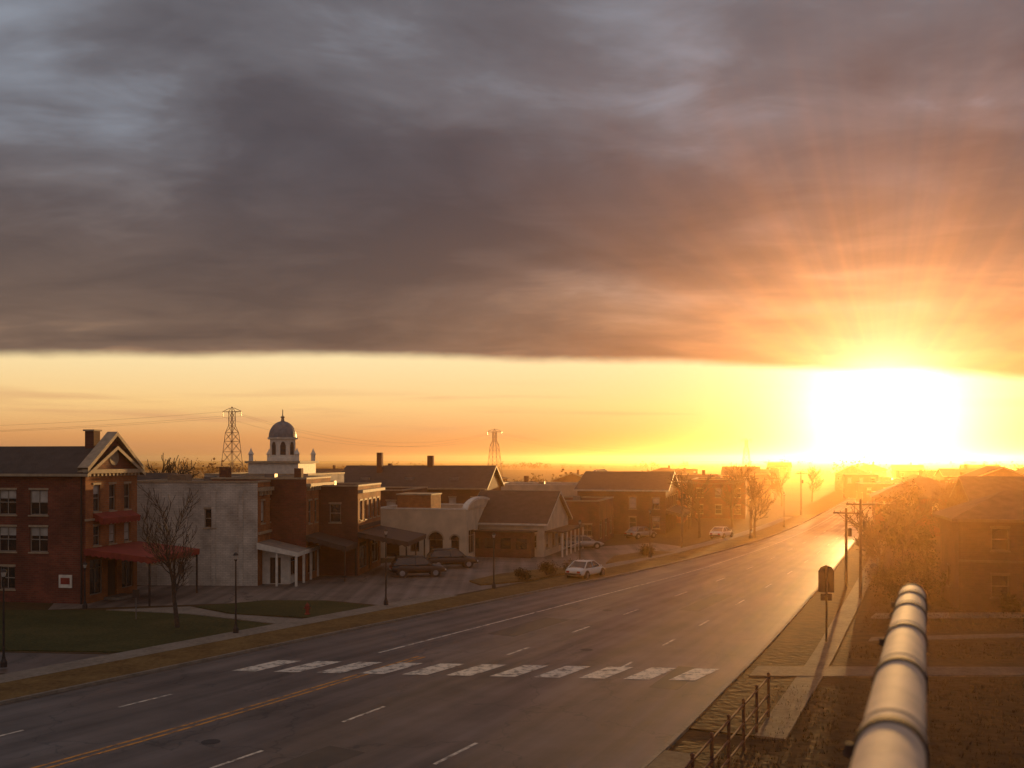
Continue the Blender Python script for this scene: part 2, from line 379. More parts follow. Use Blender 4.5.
def strip(name,mat,s0,s1,ta,tb,z,step=1.5,uvw=22):
    mb=MB();n=max(1,int((s1-s0)/step));prev=None
    for i in range(n+1):
        s=s0+(s1-s0)*i/n
        A=at(s,ta)[0];B=at(s,tb)[0]
        if prev:
            pa,pb,ps=prev
            mb.face(name,mat,[(pa.x,pa.y,z),(pb.x,pb.y,z),(B.x,B.y,z),(A.x,A.y,z)],[(ta*uvw,ps),(tb*uvw,ps),(tb*uvw,s),(ta*uvw,s)])
        prev=(A,B,s)
    return mb
def raised(name,mat,s0,s1,qa,qb,z,step=2.0):
    mb=MB();n=max(1,int((s1-s0)/step));prev=None
    for i in range(n+1):
        s=s0+(s1-s0)*i/n
        a,w=at(s,0);b,_=at(s,1);d=(b-a)/w
        f=lambda q:(a+d*q) if qa<0 or qb<0 else (b+d*q)
        A=f(qa);B=f(qb)
        cur=[(A.x,A.y,0),(A.x,A.y,z),(B.x,B.y,z),(B.x,B.y,0)]
        if prev:
            for k in range(3): mb.face(name,mat,[prev[k],prev[k+1],cur[k+1],cur[k]])
        else: mb.face(name,mat,cur)
        prev=cur
    mb.face(name,mat,prev)
    return mb.finish(name,single=True)
strip('road','asphalt',0,cum[-1]-1,0,1,.004,3).finish('road',single=True)
def s_of(x,y,t=0):
    best=min(range(len(LP)),key=lambda i:(LP[i].lerp(RP[i],t)-Vector((x,y))).length); return cum[best]
SX=s_of(-15,50,0)-1.2
def merge(mbs,name):
    out=MB()
    for m in mbs:
        for p,d in m.p.items():
            for f in d['f']:
                out.face(name,d['m'],[d['v'][i] for i in f],[d['uv'][i] for i in f])
    return out.finish(name,single=True)
def line(t,w,s0,s1):
    _,W=at((s0+s1)/2,0); h=w/2/W; return strip('m','paint_w',s0,s1,t-h,t+h,.009,2)
P=6.7
ws=[]
for t,off in ((.17,1.0),(.53,3.1),(.76,0.3)):
    s=off
    while s<SX-2.5:
        if s>30: ws.append(line(t,.15,s,s+2.6))
        s+=P
for t,off in ((.5,8.5),(.77,7.0)):
    s=SX+off
    while s<SX+330:
        ws.append(line(t,.15,s,s+2.7)); s+=P*1.5 if s>SX+20 else P*1.3
s=SX+6
while s<SX+420:
    ws.append(line(.245,.16,s,min(s+20,SX+420))); s+=20
merge(ws,'lane_marking')
ys=[]
for t in (.343,.358):
    s=20
    while s<SX-2: ys.append(line(t,.15,s,min(s+12,SX-2))); s+=12
    s=SX-2; ys.append(line(t,.15,s,SX+6))
for m in ys:
    for d in m.p.values(): d['m']='paint_y'
merge(ys,'centre_line_marking')
mb=MB();A=Vector((-13.7,47.4));B=Vector((8.4,45.3));ax=(B-A).normalized();rd=Vector((.545,.838))
for i in range(11):
    c=A+ax*(1.0+2.05*i); w2=.6
    p=[c-ax*w2,c+ax*w2,c+ax*w2+rd*3.0,c-ax*w2+rd*3.0]
    mb.face('x','paint_w',[(q.x,q.y,.014) for q in p])
mb.finish('crosswalk_marking',single=True)
mb=MB()
for (s,t,w,l) in ((SX-14,.62,1.6,5),(SX+14,.36,1.8,7),(SX+30,.66,1.4,9),(SX-20,.25,1.2,4),(SX+4,.9,1.3,5)):
    c,W=at(s,t);d=(at(s+1,t)[0]-c).normalized();n_=Vector((d.y,-d.x))
    p=[c-n_*w/2,c+n_*w/2,c+n_*w/2+d*l,c-n_*w/2+d*l]; mb.face('x','patch',[(q.x,q.y,.0065) for q in p])
mb.finish('asphalt_patch',single=True)
mb=MB()
for (s,t) in ((SX-10,.44),(SX+12,.63),(SX+27,.42)):
    c,_=at(s,t); mb.face('x','metal',[(c.x+.34*math.cos(a),c.y+.34*math.sin(a),.011) for a in [2*math.pi*k/18 for k in range(18)]])
mb.finish('manhole_cover',single=True)
raised('kerb','kerb',20,SX+330,-.16,-.003,.13)
raised('grass_verge','verge',20,SX+150,-3.4,-.163,.11)
raised('sidewalk','concrete',20,SX+26,-5.1,-3.403,.12)
raised('sidewalk','concrete',SX+44,SX+140,-5.0,-3.403,.12)
raised('kerb','kerb',30,SX+330,.003,.18,.13)
raised('sidewalk','concrete_dk',30,SX-4.5,.183,1.3,.12)
raised('grass_verge','ground',SX-1.5,SX+120,.183,2.6,.06)
raised('sidewalk','concrete_dk',SX-1.5,SX+120,2.603,3.7,.075)

def poly(name,mat,pts,z):
    mb=MB(); mb.face(name,mat,[(p[0],p[1],z) for p in pts]); 
    return mb.finish(name,single=True)
def slab(name,mat,pts,z):
    mb=MB(); mb.face(name,mat,[(p[0],p[1],z) for p in pts])
    for i in range(len(pts)):
        a=pts[i];b=pts[(i+1)%len(pts)]; mb.face(name,mat,[(a[0],a[1],0),(b[0],b[1],0),(b[0],b[1],z),(a[0],a[1],z)])
    return mb.finish(name,single=True)
poly('parking_lot','parking',[(-31,66.8),(-22,69.2),(-13.2,71.2),(-8.5,68.6),(-5,73),(2,83.5),(8,93),(14,102),(21,113),(17,121),(6,112),(-6,104),(-16,93),(-24,84),(-34,76)],.004)
slab('lawn','lawn',[(-70,66),(-70,56),(-26.3,52.4),(-19.9,51.9),(-13.6,60.0),(-21,64.6),(-27,66.2),(-34,66.4)],.05)
slab('lawn','lawn',[(-21.5,68.0),(-18.2,65.0),(-11.4,62.8),(-8.9,67.9),(-13.2,70.9),(-17.5,71.0)],.05)
slab('footpath','concrete',[(-21,64.9),(-13.4,60.3),(-12.2,62.3),(-18.4,64.7),(-21.9,68),(-27,66.5)],.045)
poly('side_street','asphalt',[(-70,50),(-27,47.4),(-22.6,46.6),(-19.0,51.2),(-26.4,51.9),(-70,55.5)],.008)
slab('traffic_island','verge',[(-2.5,79.5),(1.5,82.5),(6.2,90),(4,92),(-1,87),(-3.5,82)],.13)
slab('traffic_island','verge',[(9,96),(12,99),(17.5,107.5),(15,109),(10.5,103)],.13)
slab('sidewalk','concrete_dk',[(10.9,46.0),(11.8,48.1),(30,47.9),(90,49.8),(90,48),(30,46.3),(14,45.9)],.085)
slab('footpath','concrete_dk',[(20.2,56.2),(34,58),(90,60),(90,58.8),(34,56.9),(19.6,55.0)],.06)
poly('driveway','parking',[(22.5,63),(44,63.6),(44,66),(23.8,65.4)],.006)
mb=MB()
Gs=9000
mb.face('g','ground',[(-Gs,-300,0),(Gs,-300,0),(Gs,Gs,0),(-Gs,Gs,0)])
mb.finish('ground',single=True)
for (x0,x1,y0,y1,mt) in ((-900,-120,500,760,'verge'),(-300,130,420,480,'lawn'),(-1500,-200,900,1500,'lawn'),(-500,350,1000,1400,'verge'),(500,1400,700,1000,'verge')):
    poly('field',mt,[(x0,y0),(x1,y0+20),(x1+60,y1),(x0-80,y1)],.03)

# ------------------------------------------------------------------ buildings
def ex_b1(mb):
    Rr=6.6;L=22
    pk=12.0
    for x in (.12,-.35):
        mb.face('pediment','brick_red',[(x,-.1,9.35),(x,Rr+.1,9.35),(x,Rr/2,pk-.35)])
    for a,b in (((-.35,9.35),(3.3,pk)),((Rr+.35,9.35),(3.3,pk))):
        ya,za=a;yb,zb=b
        P4=[(ya,za-.18),(yb,zb-.24),(yb,zb+.06),(ya,za+.12)]
        mb.face('pediment_cornice','trim',[(.42,y,z) for y,z in P4]); mb.face('pediment_cornice','trim',[(-.4,y,z) for y,z in P4])
        mb.face('pediment_cornice','trim',[(.42,*P4[3]),(.42,*P4[2]),(-.4,*P4[2]),(-.4,*P4[3])]); mb.face('pediment_cornice','trim',[(.42,*P4[0]),(.42,*P4[1]),(-.4,*P4[1]),(-.4,*P4[0])])
    mb.box('cornice','trim',.003,.4,-.3,Rr+.3,9.06,9.34)
    for k in range(14): mb.box('dentils','trim',.003,.28,.05+k*.48,.25+k*.48,8.86,9.057)
    mb.box('belt_course','trim',.003,.14,-.1,Rr+.1,5.75,5.9)
    mb.box('cornice','darkwood',-L,.1,-.22,-.003,8.85,9.0)
    pts=[(.15,3.3+.6*math.cos(a),10.2+.6*math.sin(a)) for a in [2*math.pi*k/18 for k in range(18)]]
    mb.face('tympanum','trim',pts)
    mb.box('chimney','brick_dark',-2.0,-1.3,3.0,3.8,9.8,12.1); mb.box('chimney_cap','trim',-2.1,-1.2,2.9,3.9,12.1,12.22)
    awning(mb,5.0,-.2,6.8,3.75,3.25,'awn_red',3)
    mb.box('canopy_frieze','trim',4.6,4.75,-.1,6.7,2.7,2.86)
    awning(mb,.8,.9,5.7,6.2,5.8,'awn_red',0,'window_awning')
    mb.box('wall_sign','white',-2.0,-1.0,-.08,-.01,1.1,2.0); mb.box('wall_sign_print','awn_red',-1.85,-1.15,-.095,-.083,1.35,1.8)
    mb.beam('downpipe','metal',(-.25,-.1,0),(-.25,-.1,8.8),.06)
    mb.box('steps','concrete',.01,1.2,2.2,4.4,0,.18)
sd=[]
for k in range(8):
    xc=22-3.6-2.45*k
    if xc>1:
        for z in (6.15,3.55): sd.append((xc-.7,z,1.4,1.75,'win'))
        if k%3!=0: sd.append((xc-.6,.9,1.2,1.6,'win'))
rdw=[(y-.42,z,.84,h,'win') for y in (1.35,3.3,5.25) for z,h in ((6.35,1.9),(3.95,1.4))]+[(.5,.5,1.6,2.5,'shop'),(2.7,.18,1.2,2.6,'door'),(4.5,.5,1.6,2.5,'shop')]
building('brick_hotel',(-29.6,69.4),10,22,6.6,9.1,'brick_red','gable',sd,rdw,rise=1.75,extra=ex_b1,sunlit_roadmat='brick_orange_sunlit')

def ex_b2(mb):
    Rr=10.2
    mb.box('cornice','trim',.003,.35,.1,Rr,7.5,7.8)
    mb.box('belt_course','trim',.003,.16,.1,Rr,4.05,4.25)
    for k in range(12): mb.box('corbels','trim',.003,.25,.4+k*.82,.6+k*.82,7.15,7.5)
    # lean-to porch attached to the street face, white posts, pale sloped roof
    for dz in (0,.1): mb.face('porch_roof','porchroof',[(.01,-.3,3.35+dz),(3.3,-.3,2.6+dz),(3.3,7.0,2.6+dz),(.01,7.0,3.35+dz)])
    mb.face('porch_fascia','white',[(3.3,-.3,2.35),(3.3,7.0,2.35),(3.3,7.0,2.7),(3.3,-.3,2.7)])
    mb.face('porch_fascia','white',[(.01,-.3,2.95),(3.3,-.3,2.35),(3.3,-.3,2.7),(.01,-.3,3.45)])
    for y in (-.1,2.2,4.5,6.8): mb.box('porch_columns','white',3.05,3.22,y-.09,y+.09,0,2.6)
    mb.box('porch_columns','white',1.5,1.66,-.2,-.04,0,2.95)
    wall(mb,(.02,1.2,0),(1,0,0),(0,-1,0),2.2,2.7,[(.6,.05,.9,2.1,'door')],'white','porch_bay')
    wall(mb,(2.22,1.2,0),(0,1,0),(1,0,0),5.2,2.7,[(.4,.6,1.8,1.5,'shop'),(2.9,.6,1.8,1.5,'shop')],'white','porch_bay')
    for i in range(5): mb.box('wall_pilasters','brick_white',-10.3+i*2.2,-9.95+i*2.2,-.08,-.003,0,7.55)
    mb.box('roof_box','brick_tan',-8.5,-7,3,4.5,7.6,8.8)
    mb.box('chimney','brick_dark',-5.2,-4.4,6,6.8,7.6,9.4)
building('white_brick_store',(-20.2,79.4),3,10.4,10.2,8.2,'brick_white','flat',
   [(6.1,4.6,.9,1.5,'win'),(3.9,1.0,.9,1.3,'win')],row(4,10.2,4.9,1.0,1.8,.9),extra=ex_b2,sunlit_roadmat='brick_orange_sunlit')
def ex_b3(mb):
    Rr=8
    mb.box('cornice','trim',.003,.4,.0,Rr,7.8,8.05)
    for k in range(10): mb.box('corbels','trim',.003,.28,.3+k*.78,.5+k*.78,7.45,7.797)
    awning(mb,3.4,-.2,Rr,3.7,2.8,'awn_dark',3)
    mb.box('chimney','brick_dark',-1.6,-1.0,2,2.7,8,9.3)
building('brick_store',(-17.0,82.6),4,8,8.0,8.4,'brick_red','flat',[],row(4,8,4.7,.95,1.9,.7)+[(.6,.5,2.6,2.3,'shop'),(3.6,.1,1,2.5,'door'),(5,.5,2.4,2.3,'shop')],extra=ex_b3,sunlit_roadmat='brick_orange_sunlit')
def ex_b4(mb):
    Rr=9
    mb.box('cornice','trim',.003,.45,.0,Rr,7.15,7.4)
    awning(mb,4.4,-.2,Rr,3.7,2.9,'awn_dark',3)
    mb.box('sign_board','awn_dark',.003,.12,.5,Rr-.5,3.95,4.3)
building('brick_store',(-13.3,86.3),5,7,9.0,7.7,'brick_dark','flat',[(4.5,4.6,1,1.6,'win')],row(5,9,4.75,.9,1.7,.7)+[(.6,.5,3,2.3,'shop'),(4,.1,1,2.5,'door'),(5.5,.5,2.8,2.3,'shop')],extra=ex_b4,sunlit_roadmat='brick_orange_sunlit')
def ex_b5(mb):
    Rr=10.6;pts=[]
    for k in range(17):
        a=math.pi*k/16; pts.append((Rr/2-(Rr/2)*math.cos(a),5.0+1.15*math.sin(a)))
    for x in (.06,-.3): mb.face('curved_parapet','plaster',[(x,y,z) for y,z in pts])
    for i in range(16):
        (y0,z0),(y1,z1)=pts[i],pts[i+1]
        mb.face('parapet_trim','white',[(.16,y0,z0),(.16,y1,z1),(-.4,y1,z1),(-.4,y0,z0)]); mb.face('parapet_trim','white',[(.16,y0,z0-.25),(.16,y1,z1-.25),(.16,y1,z1),(.16,y0,z0)])
    mb.box('roof_box','brick_orange_sunlit',-7.6,-4.0,1.0,4.5,4.6,6.4); mb.box('roof_box_cap','trim',-7.7,-3.9,.9,4.6,6.4,6.55)
building('arcade_building',(-4.6,100),13,9.5,10.6,5.0,'plaster','flat',[(1.0,.1,1.5,1.9,'arch'),(3.6,.7,1.0,1.3,'arch'),(5.6,.1,1.5,1.9,'arch'),(7.9,.7,.9,1.3,'arch')],
   [(1,.5,2.4,2.4,'shop'),(4.4,.1,1.8,2.3,'arch'),(7.2,.5,2.4,2.4,'shop')],extra=ex_b5,trim='white')
def ex_hall(mb):
    mb.box('chimney','brick_red',-15.5,-14.8,4.5,5.3,7.5,11.0); mb.box('chimney','brick_red',-9,-8.2,6.5,7.3,7.5,10.6)
    for k in range(3): mb.box('skylight','galv',-17+k*6,-15.8+k*6,2.0,2.6,6.9+.05,7.7)
building('meeting_hall',(-3.5,128),8,20,14,6.4,'brick_dark','gable',row(7,20,3.6,1,1.6)+row(7,20,.8,1,1.6),row(4,14,2,1,1.6),rise=2.7,extra=ex_hall)
def ex_b7(mb):
    mb.box('porch_roof','roof2',.02,2.0,.2,10.8,2.5,2.65)
    for k in range(6): mb.box('porch_posts','white',1.75,1.9,.4+k*2.04,.55+k*2.04,0,2.497)
    mb.box('porch_rail','white',1.8,1.85,.4,10.6,.8,.88)
    mb.box('lean_to','brick_dark',-8.1,-1.0,-1.6,-.01,0,2.6); mb.box('lean_to_roof','roof',-8.4,-.7,-1.9,-.01,2.603,2.75)
    for k in range(4): mb.box('lean_to_windows','glass',-7.6+k*1.7,-6.5+k*1.7,-1.62,-1.603,.9,2.0)
building('gabled_shop',(3.3,103),16,8.2,11.2,3.5,'plaster','gable',row(3,8.2,.9,1,1.3),row(4,11.2,.8,1.4,1.5),rise=3.0,ridge='x',extra=ex_b7,trim='white')
building('white_warehouse',(11.5,142),12,15,12,6.4,'plaster','flat',row(5,15,3.4,1.2,1.3),row(4,12,2,1.2,1.3),trim='white')
building('white_house',(15.5,150),14,6,9,6.2,'white','gable',row(2,6,3.5,1,1.4),row(3,9,3.5,1,1.4),rise=2.2,ridge='y',trim='white')
building('brick_shop',(10.2,117.6),14,7,12,5.1,'brick_red','flat',row(2,7,1,1.2,1.4),row(3,12,.6,2.2,2.2,kind='shop'))
def ex_b10(mb):
    awning(mb,2.4,.2,17,3.2,2.6,'awn_dark',4)
building('long_market_hall',(20.6,134),14,12,18,5.9,'brick_dark','gable',row(4,12,3.4,1,1.5)+row(4,12,.8,1,1.5),row(6,18,3.4,1,1.5),rise=2.3,extra=ex_b10,trim='white')
building('brick_house',(27,158),14,8,10,6.4,'brick_orange_sunlit','flat',row(3,8,3.6,1,1.5),row(3,10,3.4,1,1.5))
building('brick_house',(39.7,170),14,9,15,6.6,'brick_red','flat',row(3,9,3.6,1.1,1.5)+row(3,9,.8,1.1,1.5),row(5,15,3.4,1,1.5))
building('farm_shed',(33,176),10,12,12,4.2,'plaster','gable',row(2,12,1.2,1,1.2),row(2,12,1.2,1,1.2),rise=2.0)
def ex_th(mb):
    H=8.6
    cx,cy=-4.5,5.5
    mb.box('tower_base','white',cx-2.5,cx+2.5,cy-2.5,cy+2.5,H-.6,9.7); mb.box('tower_cornice','trim',cx-2.75,cx+2.75,cy-2.75,cy+2.75,9.703,9.9)
    for sx in (-2.3,2.3):
        for sy in (-2.3,2.3): mb.lathe('corner_finials','white',cx+sx,cy+sy,[(.22,9.9),(.22,10.5),(.3,10.55),(.12,10.9),(.0,11.2)],8)
    mb.lathe('drum','white',cx,cy,[(1.6,9.903),(1.6,10.2),(1.3,10.25),(1.3,12.0),(1.55,12.05),(1.55,12.2)],8)
    for k in range(8):
        a=2*math.pi*(k+.5)/8;c,s_=math.cos(a),math.sin(a);r=1.3*math.cos(math.pi/8)+.02
        t=(-s_,c)
        pts=[(cx+c*r+t[0]*u,cy+s_*r+t[1]*u,z) for u,z in ((-.26,10.5),(.26,10.5),(.26,11.4),(.16,11.7),(0,11.8),(-.16,11.7),(-.26,11.4))]
        mb.face('drum_louvres','darkwood',pts)
    mb.lathe('dome','slate',cx,cy,[(1.5,12.203)]+[(1.35*math.cos(a),12.22+1.6*math.sin(a)) for a in [math.pi/2*k/9 for k in range(9)]]+[(.16,13.85)],20)
    mb.lathe('finial','trim',cx,cy,[(.2,13.75),(.14,14.1),(.24,14.2),(.05,14.35),(.04,14.9),(0,15.0)],8)
building('town_hall',(-18.8,92),8,10,11,8.6,'brick_white','flat',row(4,10,5,1,1.8),row(4,11,5,1,1.8),extra=ex_th)
building('brick_house',(-33,92),6,8,8,6.6,'brick_tan','gable',row(3,8,4,1,1.5),row(3,8,4,1,1.5),rise=2.0)
building('brick_warehouse',(-12,110),8,14,12,6.6,'brick_dark','flat',row(4,14,4,1.1,1.5),row(3,12,4,1,1.5))
random.seed(21)
spots=[(-9,165,9),(3,178,9),(20,190,8),(33,205,9),(28,238,10),(46,222,8),(52,262,10),(66,255,8),(74,300,10),(60,330,10),(92,345,9),(100,400,10),(78,420,12),(120,470,12),(150,540,12),(-20,190,12),(-38,175,10),(10,260,14),(-5,320,14),(40,360,14),
 (98,205,9),(112,222,10),(96,262,9),(128,270,10),(142,300,10),(150,350,12),(160,285,9),(185,380,12),(210,430,14),(118,330,9),(176,470,12),(230,560,15),
 (74,170,9),(70,150,8),(92,185,9),(88,222,9),(104,240,10),(112,295,10),(132,235,10),(122,190,12),(140,210,12),(108,160,11),(24,300,11),(48,300,10),(64,380,12),(-30,240,12),(-50,300,14)]
for (x,y,w) in spots:
    mt=random.choice(['brick_red','brick_dark','plaster','brick_red','brick_tan'])
    rf=random.choice(['gable','gable','hip','flat']); h=random.uniform(3.4,6.4); dpt=random.uniform(8,13)
    ww=random.uniform(.9,1.25)*w
    if x>60 and mt=='plaster': mt='brick_dark'
    building('brick_house' if 'brick' in mt else 'white_house',(x,y),random.uniform(5,24),ww,dpt,h,mt,rf,row(3,ww,h-2.2,1,1.3),row(3,dpt,h-2.2,1,1.3),rise=random.uniform(1.6,2.6),ridge=random.choice('xy'),roofmat=random.choice(['roof','roof2']),trim='trim',
       extra=(lambda mb,ww=ww,dpt=dpt,h=h: mb.box('chimney','brick_dark',-ww*.4,-ww*.4+.7,dpt*.5,dpt*.5+.7,h-.2,h+3.2)) if rf!='flat' else None)
def ex_r(mb):
    mb.box('chimney','brick_backlit',-9,-8.2,3.5,4.3,6.2,9.0); mb.box('chimney_cap','darkwood',-9.1,-8.1,3.4,4.4,9.0,9.12)
    mb.box('belt_course','darkwood',-16,.05,-.08,-.003,3.2,3.35)
building('brick_house',(45.3,62.8),14,16,7,6.2,'brick_backlit','hip',row(4,16,4,1.1,1.5,2)+row(4,16,.9,1.1,1.5,2),row(2,7,4,1,1.5),rise=1.7,extra=ex_r,trim='darkwood')
building('brick_house',(60,92),14,16,12,5.6,'brick_backlit','gable',row(5,16,3.4,1.1,1.4),row(3,12,3.4,1,1.4),rise=2.6,trim='darkwood')
building('brick_house',(60,130),18,12,10,5.2,'brick_dark','hip',row(4,12,3,1.1,1.4),row(3,10,3,1,1.4),rise=2.4,trim='darkwood')
building('brick_house',(84,158),12,12,10,6.4,'brick_dark','gable',row(4,12,3,1.1,1.4),row(3,10,3,1,1.4),rise=2.4,ridge='y')

# ------------------------------------------------------------------ trees
def tube_arrays(segs):
    V=[];F=[]
    for a,b,r0,r1,n in segs:
        d=(b-a); L=d.length
        if L<1e-5: continue
        d/=L; q=Vector((0,0,1)) if abs(d.z)<.9 else Vector((1,0,0)); u=d.cross(q).normalized(); w=d.cross(u)
        i=len(V)
        for k in range(n):
            c,s_=math.cos(2*math.pi*k/n),math.sin(2*math.pi*k/n); V.append(a+(u*c+w*s_)*r0)
        for k in range(n):
            c,s_=math.cos(2*math.pi*k/n),math.sin(2*math.pi*k/n); V.append(b+(u*c+w*s_)*r1)
        for k in range(n): F.append((i+k,i+(k+1)%n,i+n+(k+1)%n,i+n+k))
    return V,F
def grow(rnd,p,d,L,r,lev,maxlev,segs,tips,up=.12,rmin=.012,sp0=.45,sp1=.95):
    n=4 if lev<3 else 3
    nseg=5 if lev==0 else (4 if lev<2 else 3)
    for i in range(nseg):
        d2=(d+Vector((rnd.gauss(0,.1),rnd.gauss(0,.1),rnd.gauss(0,.06)+up))).normalized()
        q=p+d2*(L/nseg); r2=max(rmin,r*(1-.6*(i+1)/nseg)); r1=max(rmin,r*(1-.6*i/nseg))
        segs.append((p.copy(),q.copy(),r1,r2,6 if lev==0 else n)); p=q;d=d2
        if lev<maxlev and (i>=1 or lev>0):
            for k in range(rnd.choice([1,2,2]) if lev<maxlev-1 else 2):
                a=rnd.uniform(0,2*math.pi); sp=rnd.uniform(sp0,sp1)
                q2=Vector((0,0,1)) if abs(d.z)<.9 else Vector((1,0,0)); u=d.cross(q2).normalized(); w=d.cross(u)
                nd=(d*math.cos(sp)+(u*math.cos(a)+w*math.sin(a))*math.sin(sp)).normalized()
                grow(rnd,p,nd,L*rnd.uniform(.42,.6),r2*.6,lev+1,maxlev,segs,tips,up,rmin,sp0,sp1)
    tips.append(p)
def tree_meshes(seed,h,maxlev,leaf=0,leafsize=.16,spread=.5,up=.12,rmin=.012,sp0=.45,sp1=.95,tr=.022):
    rnd=random.Random(seed);segs=[];tips=[]
    grow(rnd,Vector((0,0,0)),Vector((rnd.uniform(-.05,.05),rnd.uniform(-.05,.05),1)),h*.8,h*tr,0,maxlev,segs,tips,up,rmin,sp0,sp1)
    mz=max(max(s[0].z,s[1].z) for s in segs); k=h/mz
    segs=[(a*k,b*k,r0,r1,n) for a,b,r0,r1,n in segs]; tips=[t*k for t in tips]
    V,F=tube_arrays(segs)
    me=bpy.data.meshes.new('branches'); me.from_pydata(V,[],F); me.materials.append(M['bark']); me.update()
    ml=None
    if leaf:
        LV=[];LF=[]
        for t in tips:
            if t.z<h*.2: continue
            for _ in range(leaf):
                c=t+Vector((rnd.gauss(0,spread),rnd.gauss(0,spread),rnd.gauss(0,spread*.7)))
                a=Vector((rnd.gauss(0,1),rnd.gauss(0,1),rnd.gauss(0,1))).normalized(); b=a.cross(Vector((rnd.gauss(0,1),rnd.gauss(0,1),rnd.gauss(0,1)))).normalized()
                s_=leafsize*rnd.uniform(.6,1.4);i=len(LV)
                LV+=[c-a*s_,c+b*s_*.6,c+a*s_,c-b*s_*.6]; LF.append((i,i+1,i+2,i+3))
        ml=bpy.data.meshes.new('foliage'); ml.from_pydata(LV,[],LF); ml.materials.append(M['leaf']); ml.update()
    return me,ml
def place_tree(name,ms,loc,rot,sc):
    e=bpy.data.objects.new(name,None); scene.collection.objects.link(e); e.location=(loc[0],loc[1],0); e.rotation_euler=(0,0,rot); e.scale=(sc,sc,sc)
    for m in ms:
        if m:
            o=bpy.data.objects.new(m.name,m); scene.collection.objects.link(o); o.parent=e
bareA=tree_meshes(3,8.6,3,rmin=.016,up=.2,sp0=.4,sp1=.85,tr=.019); bareB=tree_meshes(12,8,3,rmin=.035,up=.15)
place_tree('bare_tree',bareA,(-19.9,59.5),.4,1.0)
for (x,y,sc) in ((-36,100,1.25),(-42,108,1.3),(-39,115,1.35),(33,150,1.2),(24,128,1.1),(31,128,1.05),(-52,120,1.3),(48,205,1.2),(20,165,1.1),(72,240,1.1),(58,215,1.0),(29.5,80,.8),(34.5,88,.9),(45,104,.95),(56,128,1.0)):
    place_tree('bare_tree',bareB,(x,y),random.uniform(0,6),sc)
lt=[tree_meshes(31,6.5,3,2,.15,.32),tree_meshes(44,6,3,2,.16,.35)]
for (x,y,sc) in ((32,86,.82),(35.5,93,.9),(39.5,101,.95),(42.5,112,1.0),(48,121,1.05),(53,134,1.1),(58,150,1.1),(65,168,1.1),(77,186,1.15),(89,212,1.1),(49,104,1.05),(55,113,1.1),(80,140,1.2),(90,150,1.3),(70,118,1.2),(34,82,.78),(38,92,.85)):
    place_tree('roadside_tree',random.choice(lt),(x,y),random.uniform(0,6),sc*random.uniform(.85,1.05))
def shrub(loc,r,h,seed,n=1400):
    rnd=random.Random(seed);lob=[(Vector((rnd.uniform(-r,r)*.6,rnd.uniform(-r,r)*.6,h*rnd.uniform(.3,.75))),rnd.uniform(.35,.6)*r) for _ in range(6)]
    mb=MB()
    for c,_ in lob: mb.beam('stems','bark',(0,0,0),c,.04,5,.015)
    for _ in range(n):
        c,rr=rnd.choice(lob); p=c+Vector((rnd.gauss(0,.5),rnd.gauss(0,.5),rnd.gauss(0,.45)))*rr
        if p.z<.03: p.z=.05
        a=Vector((rnd.gauss(0,1),rnd.gauss(0,1),rnd.gauss(0,1))).normalized(); b=a.cross(Vector((rnd.gauss(0,1),rnd.gauss(0,1),1))).normalized(); s_=.08
        mb.face('foliage','leaf',[p-a*s_,p+b*s_*.6,p+a*s_,p-b*s_*.6])
    mb.finish('shrub',(loc[0],loc[1],0))
for i,(x,y,r,h) in enumerate(((3.0,86,1.0,1.1),(1.0,83,.8,.9),(5.5,90,1.0,1.0),(14,104,1.0,1.1),(27.5,74,1.5,2.4),(30,77,1.7,2.8),(27.5,70.5,1.2,1.5),(30,72,1.6,2.2),(33,66,1.0,1.2),(33,80,1.8,3.0))): shrub((x,y),r,h,i,1100)
def tree_line(x0,y0,x1,y1,n,h,name='distant_trees'):
    rnd=random.Random(int(x0+y0)); V=[];F=[]
    d=Vector((x1-x0,y1-y0,0)); 
    for i in range(n):
        t=rnd.random(); hh=h*rnd.uniform(.4,1.1)*(.55+.45*math.sin(t*23+x0)); c=Vector((x0,y0,0))+d*t+Vector((rnd.gauss(0,8),rnd.gauss(0,8),0)); hh=max(1.5,hh)
        for k in range(34):
            p=c+Vector((rnd.gauss(0,hh*.35),rnd.gauss(0,hh*.35),abs(rnd.gauss(hh*.5,hh*.28))))
            a=Vector((rnd.gauss(0,1),rnd.gauss(0,1),rnd.gauss(0,1))).normalized(); b=a.cross(Vector((rnd.gauss(0,1),rnd.gauss(0,1),1))).normalized(); s_=hh*.11
            j=len(V); V+=[p-a*s_,p+b*s_,p+a*s_,p-b*s_]; F.append((j,j+1,j+2,j+3))
    me=bpy.data.meshes.new(name); me.from_pydata(V,[],F); me.materials.append(M['hedge']); me.update()
    o=bpy.data.objects.new(name,me); scene.collection.objects.link(o)
tree_line(-420,620,-120,560,90,8); tree_line(-300,1100,300,1250,150,9); tree_line(-1400,1500,-300,1500,120,11); tree_line(180,700,700,1000,110,9); tree_line(130,260,260,480,60,7); tree_line(-110,380,60,420,60,6); tree_line(300,1700,1500,1900,140,12)
tree_line(-100,250,-30,270,35,6); tree_line(75,135,130,200,50,8)

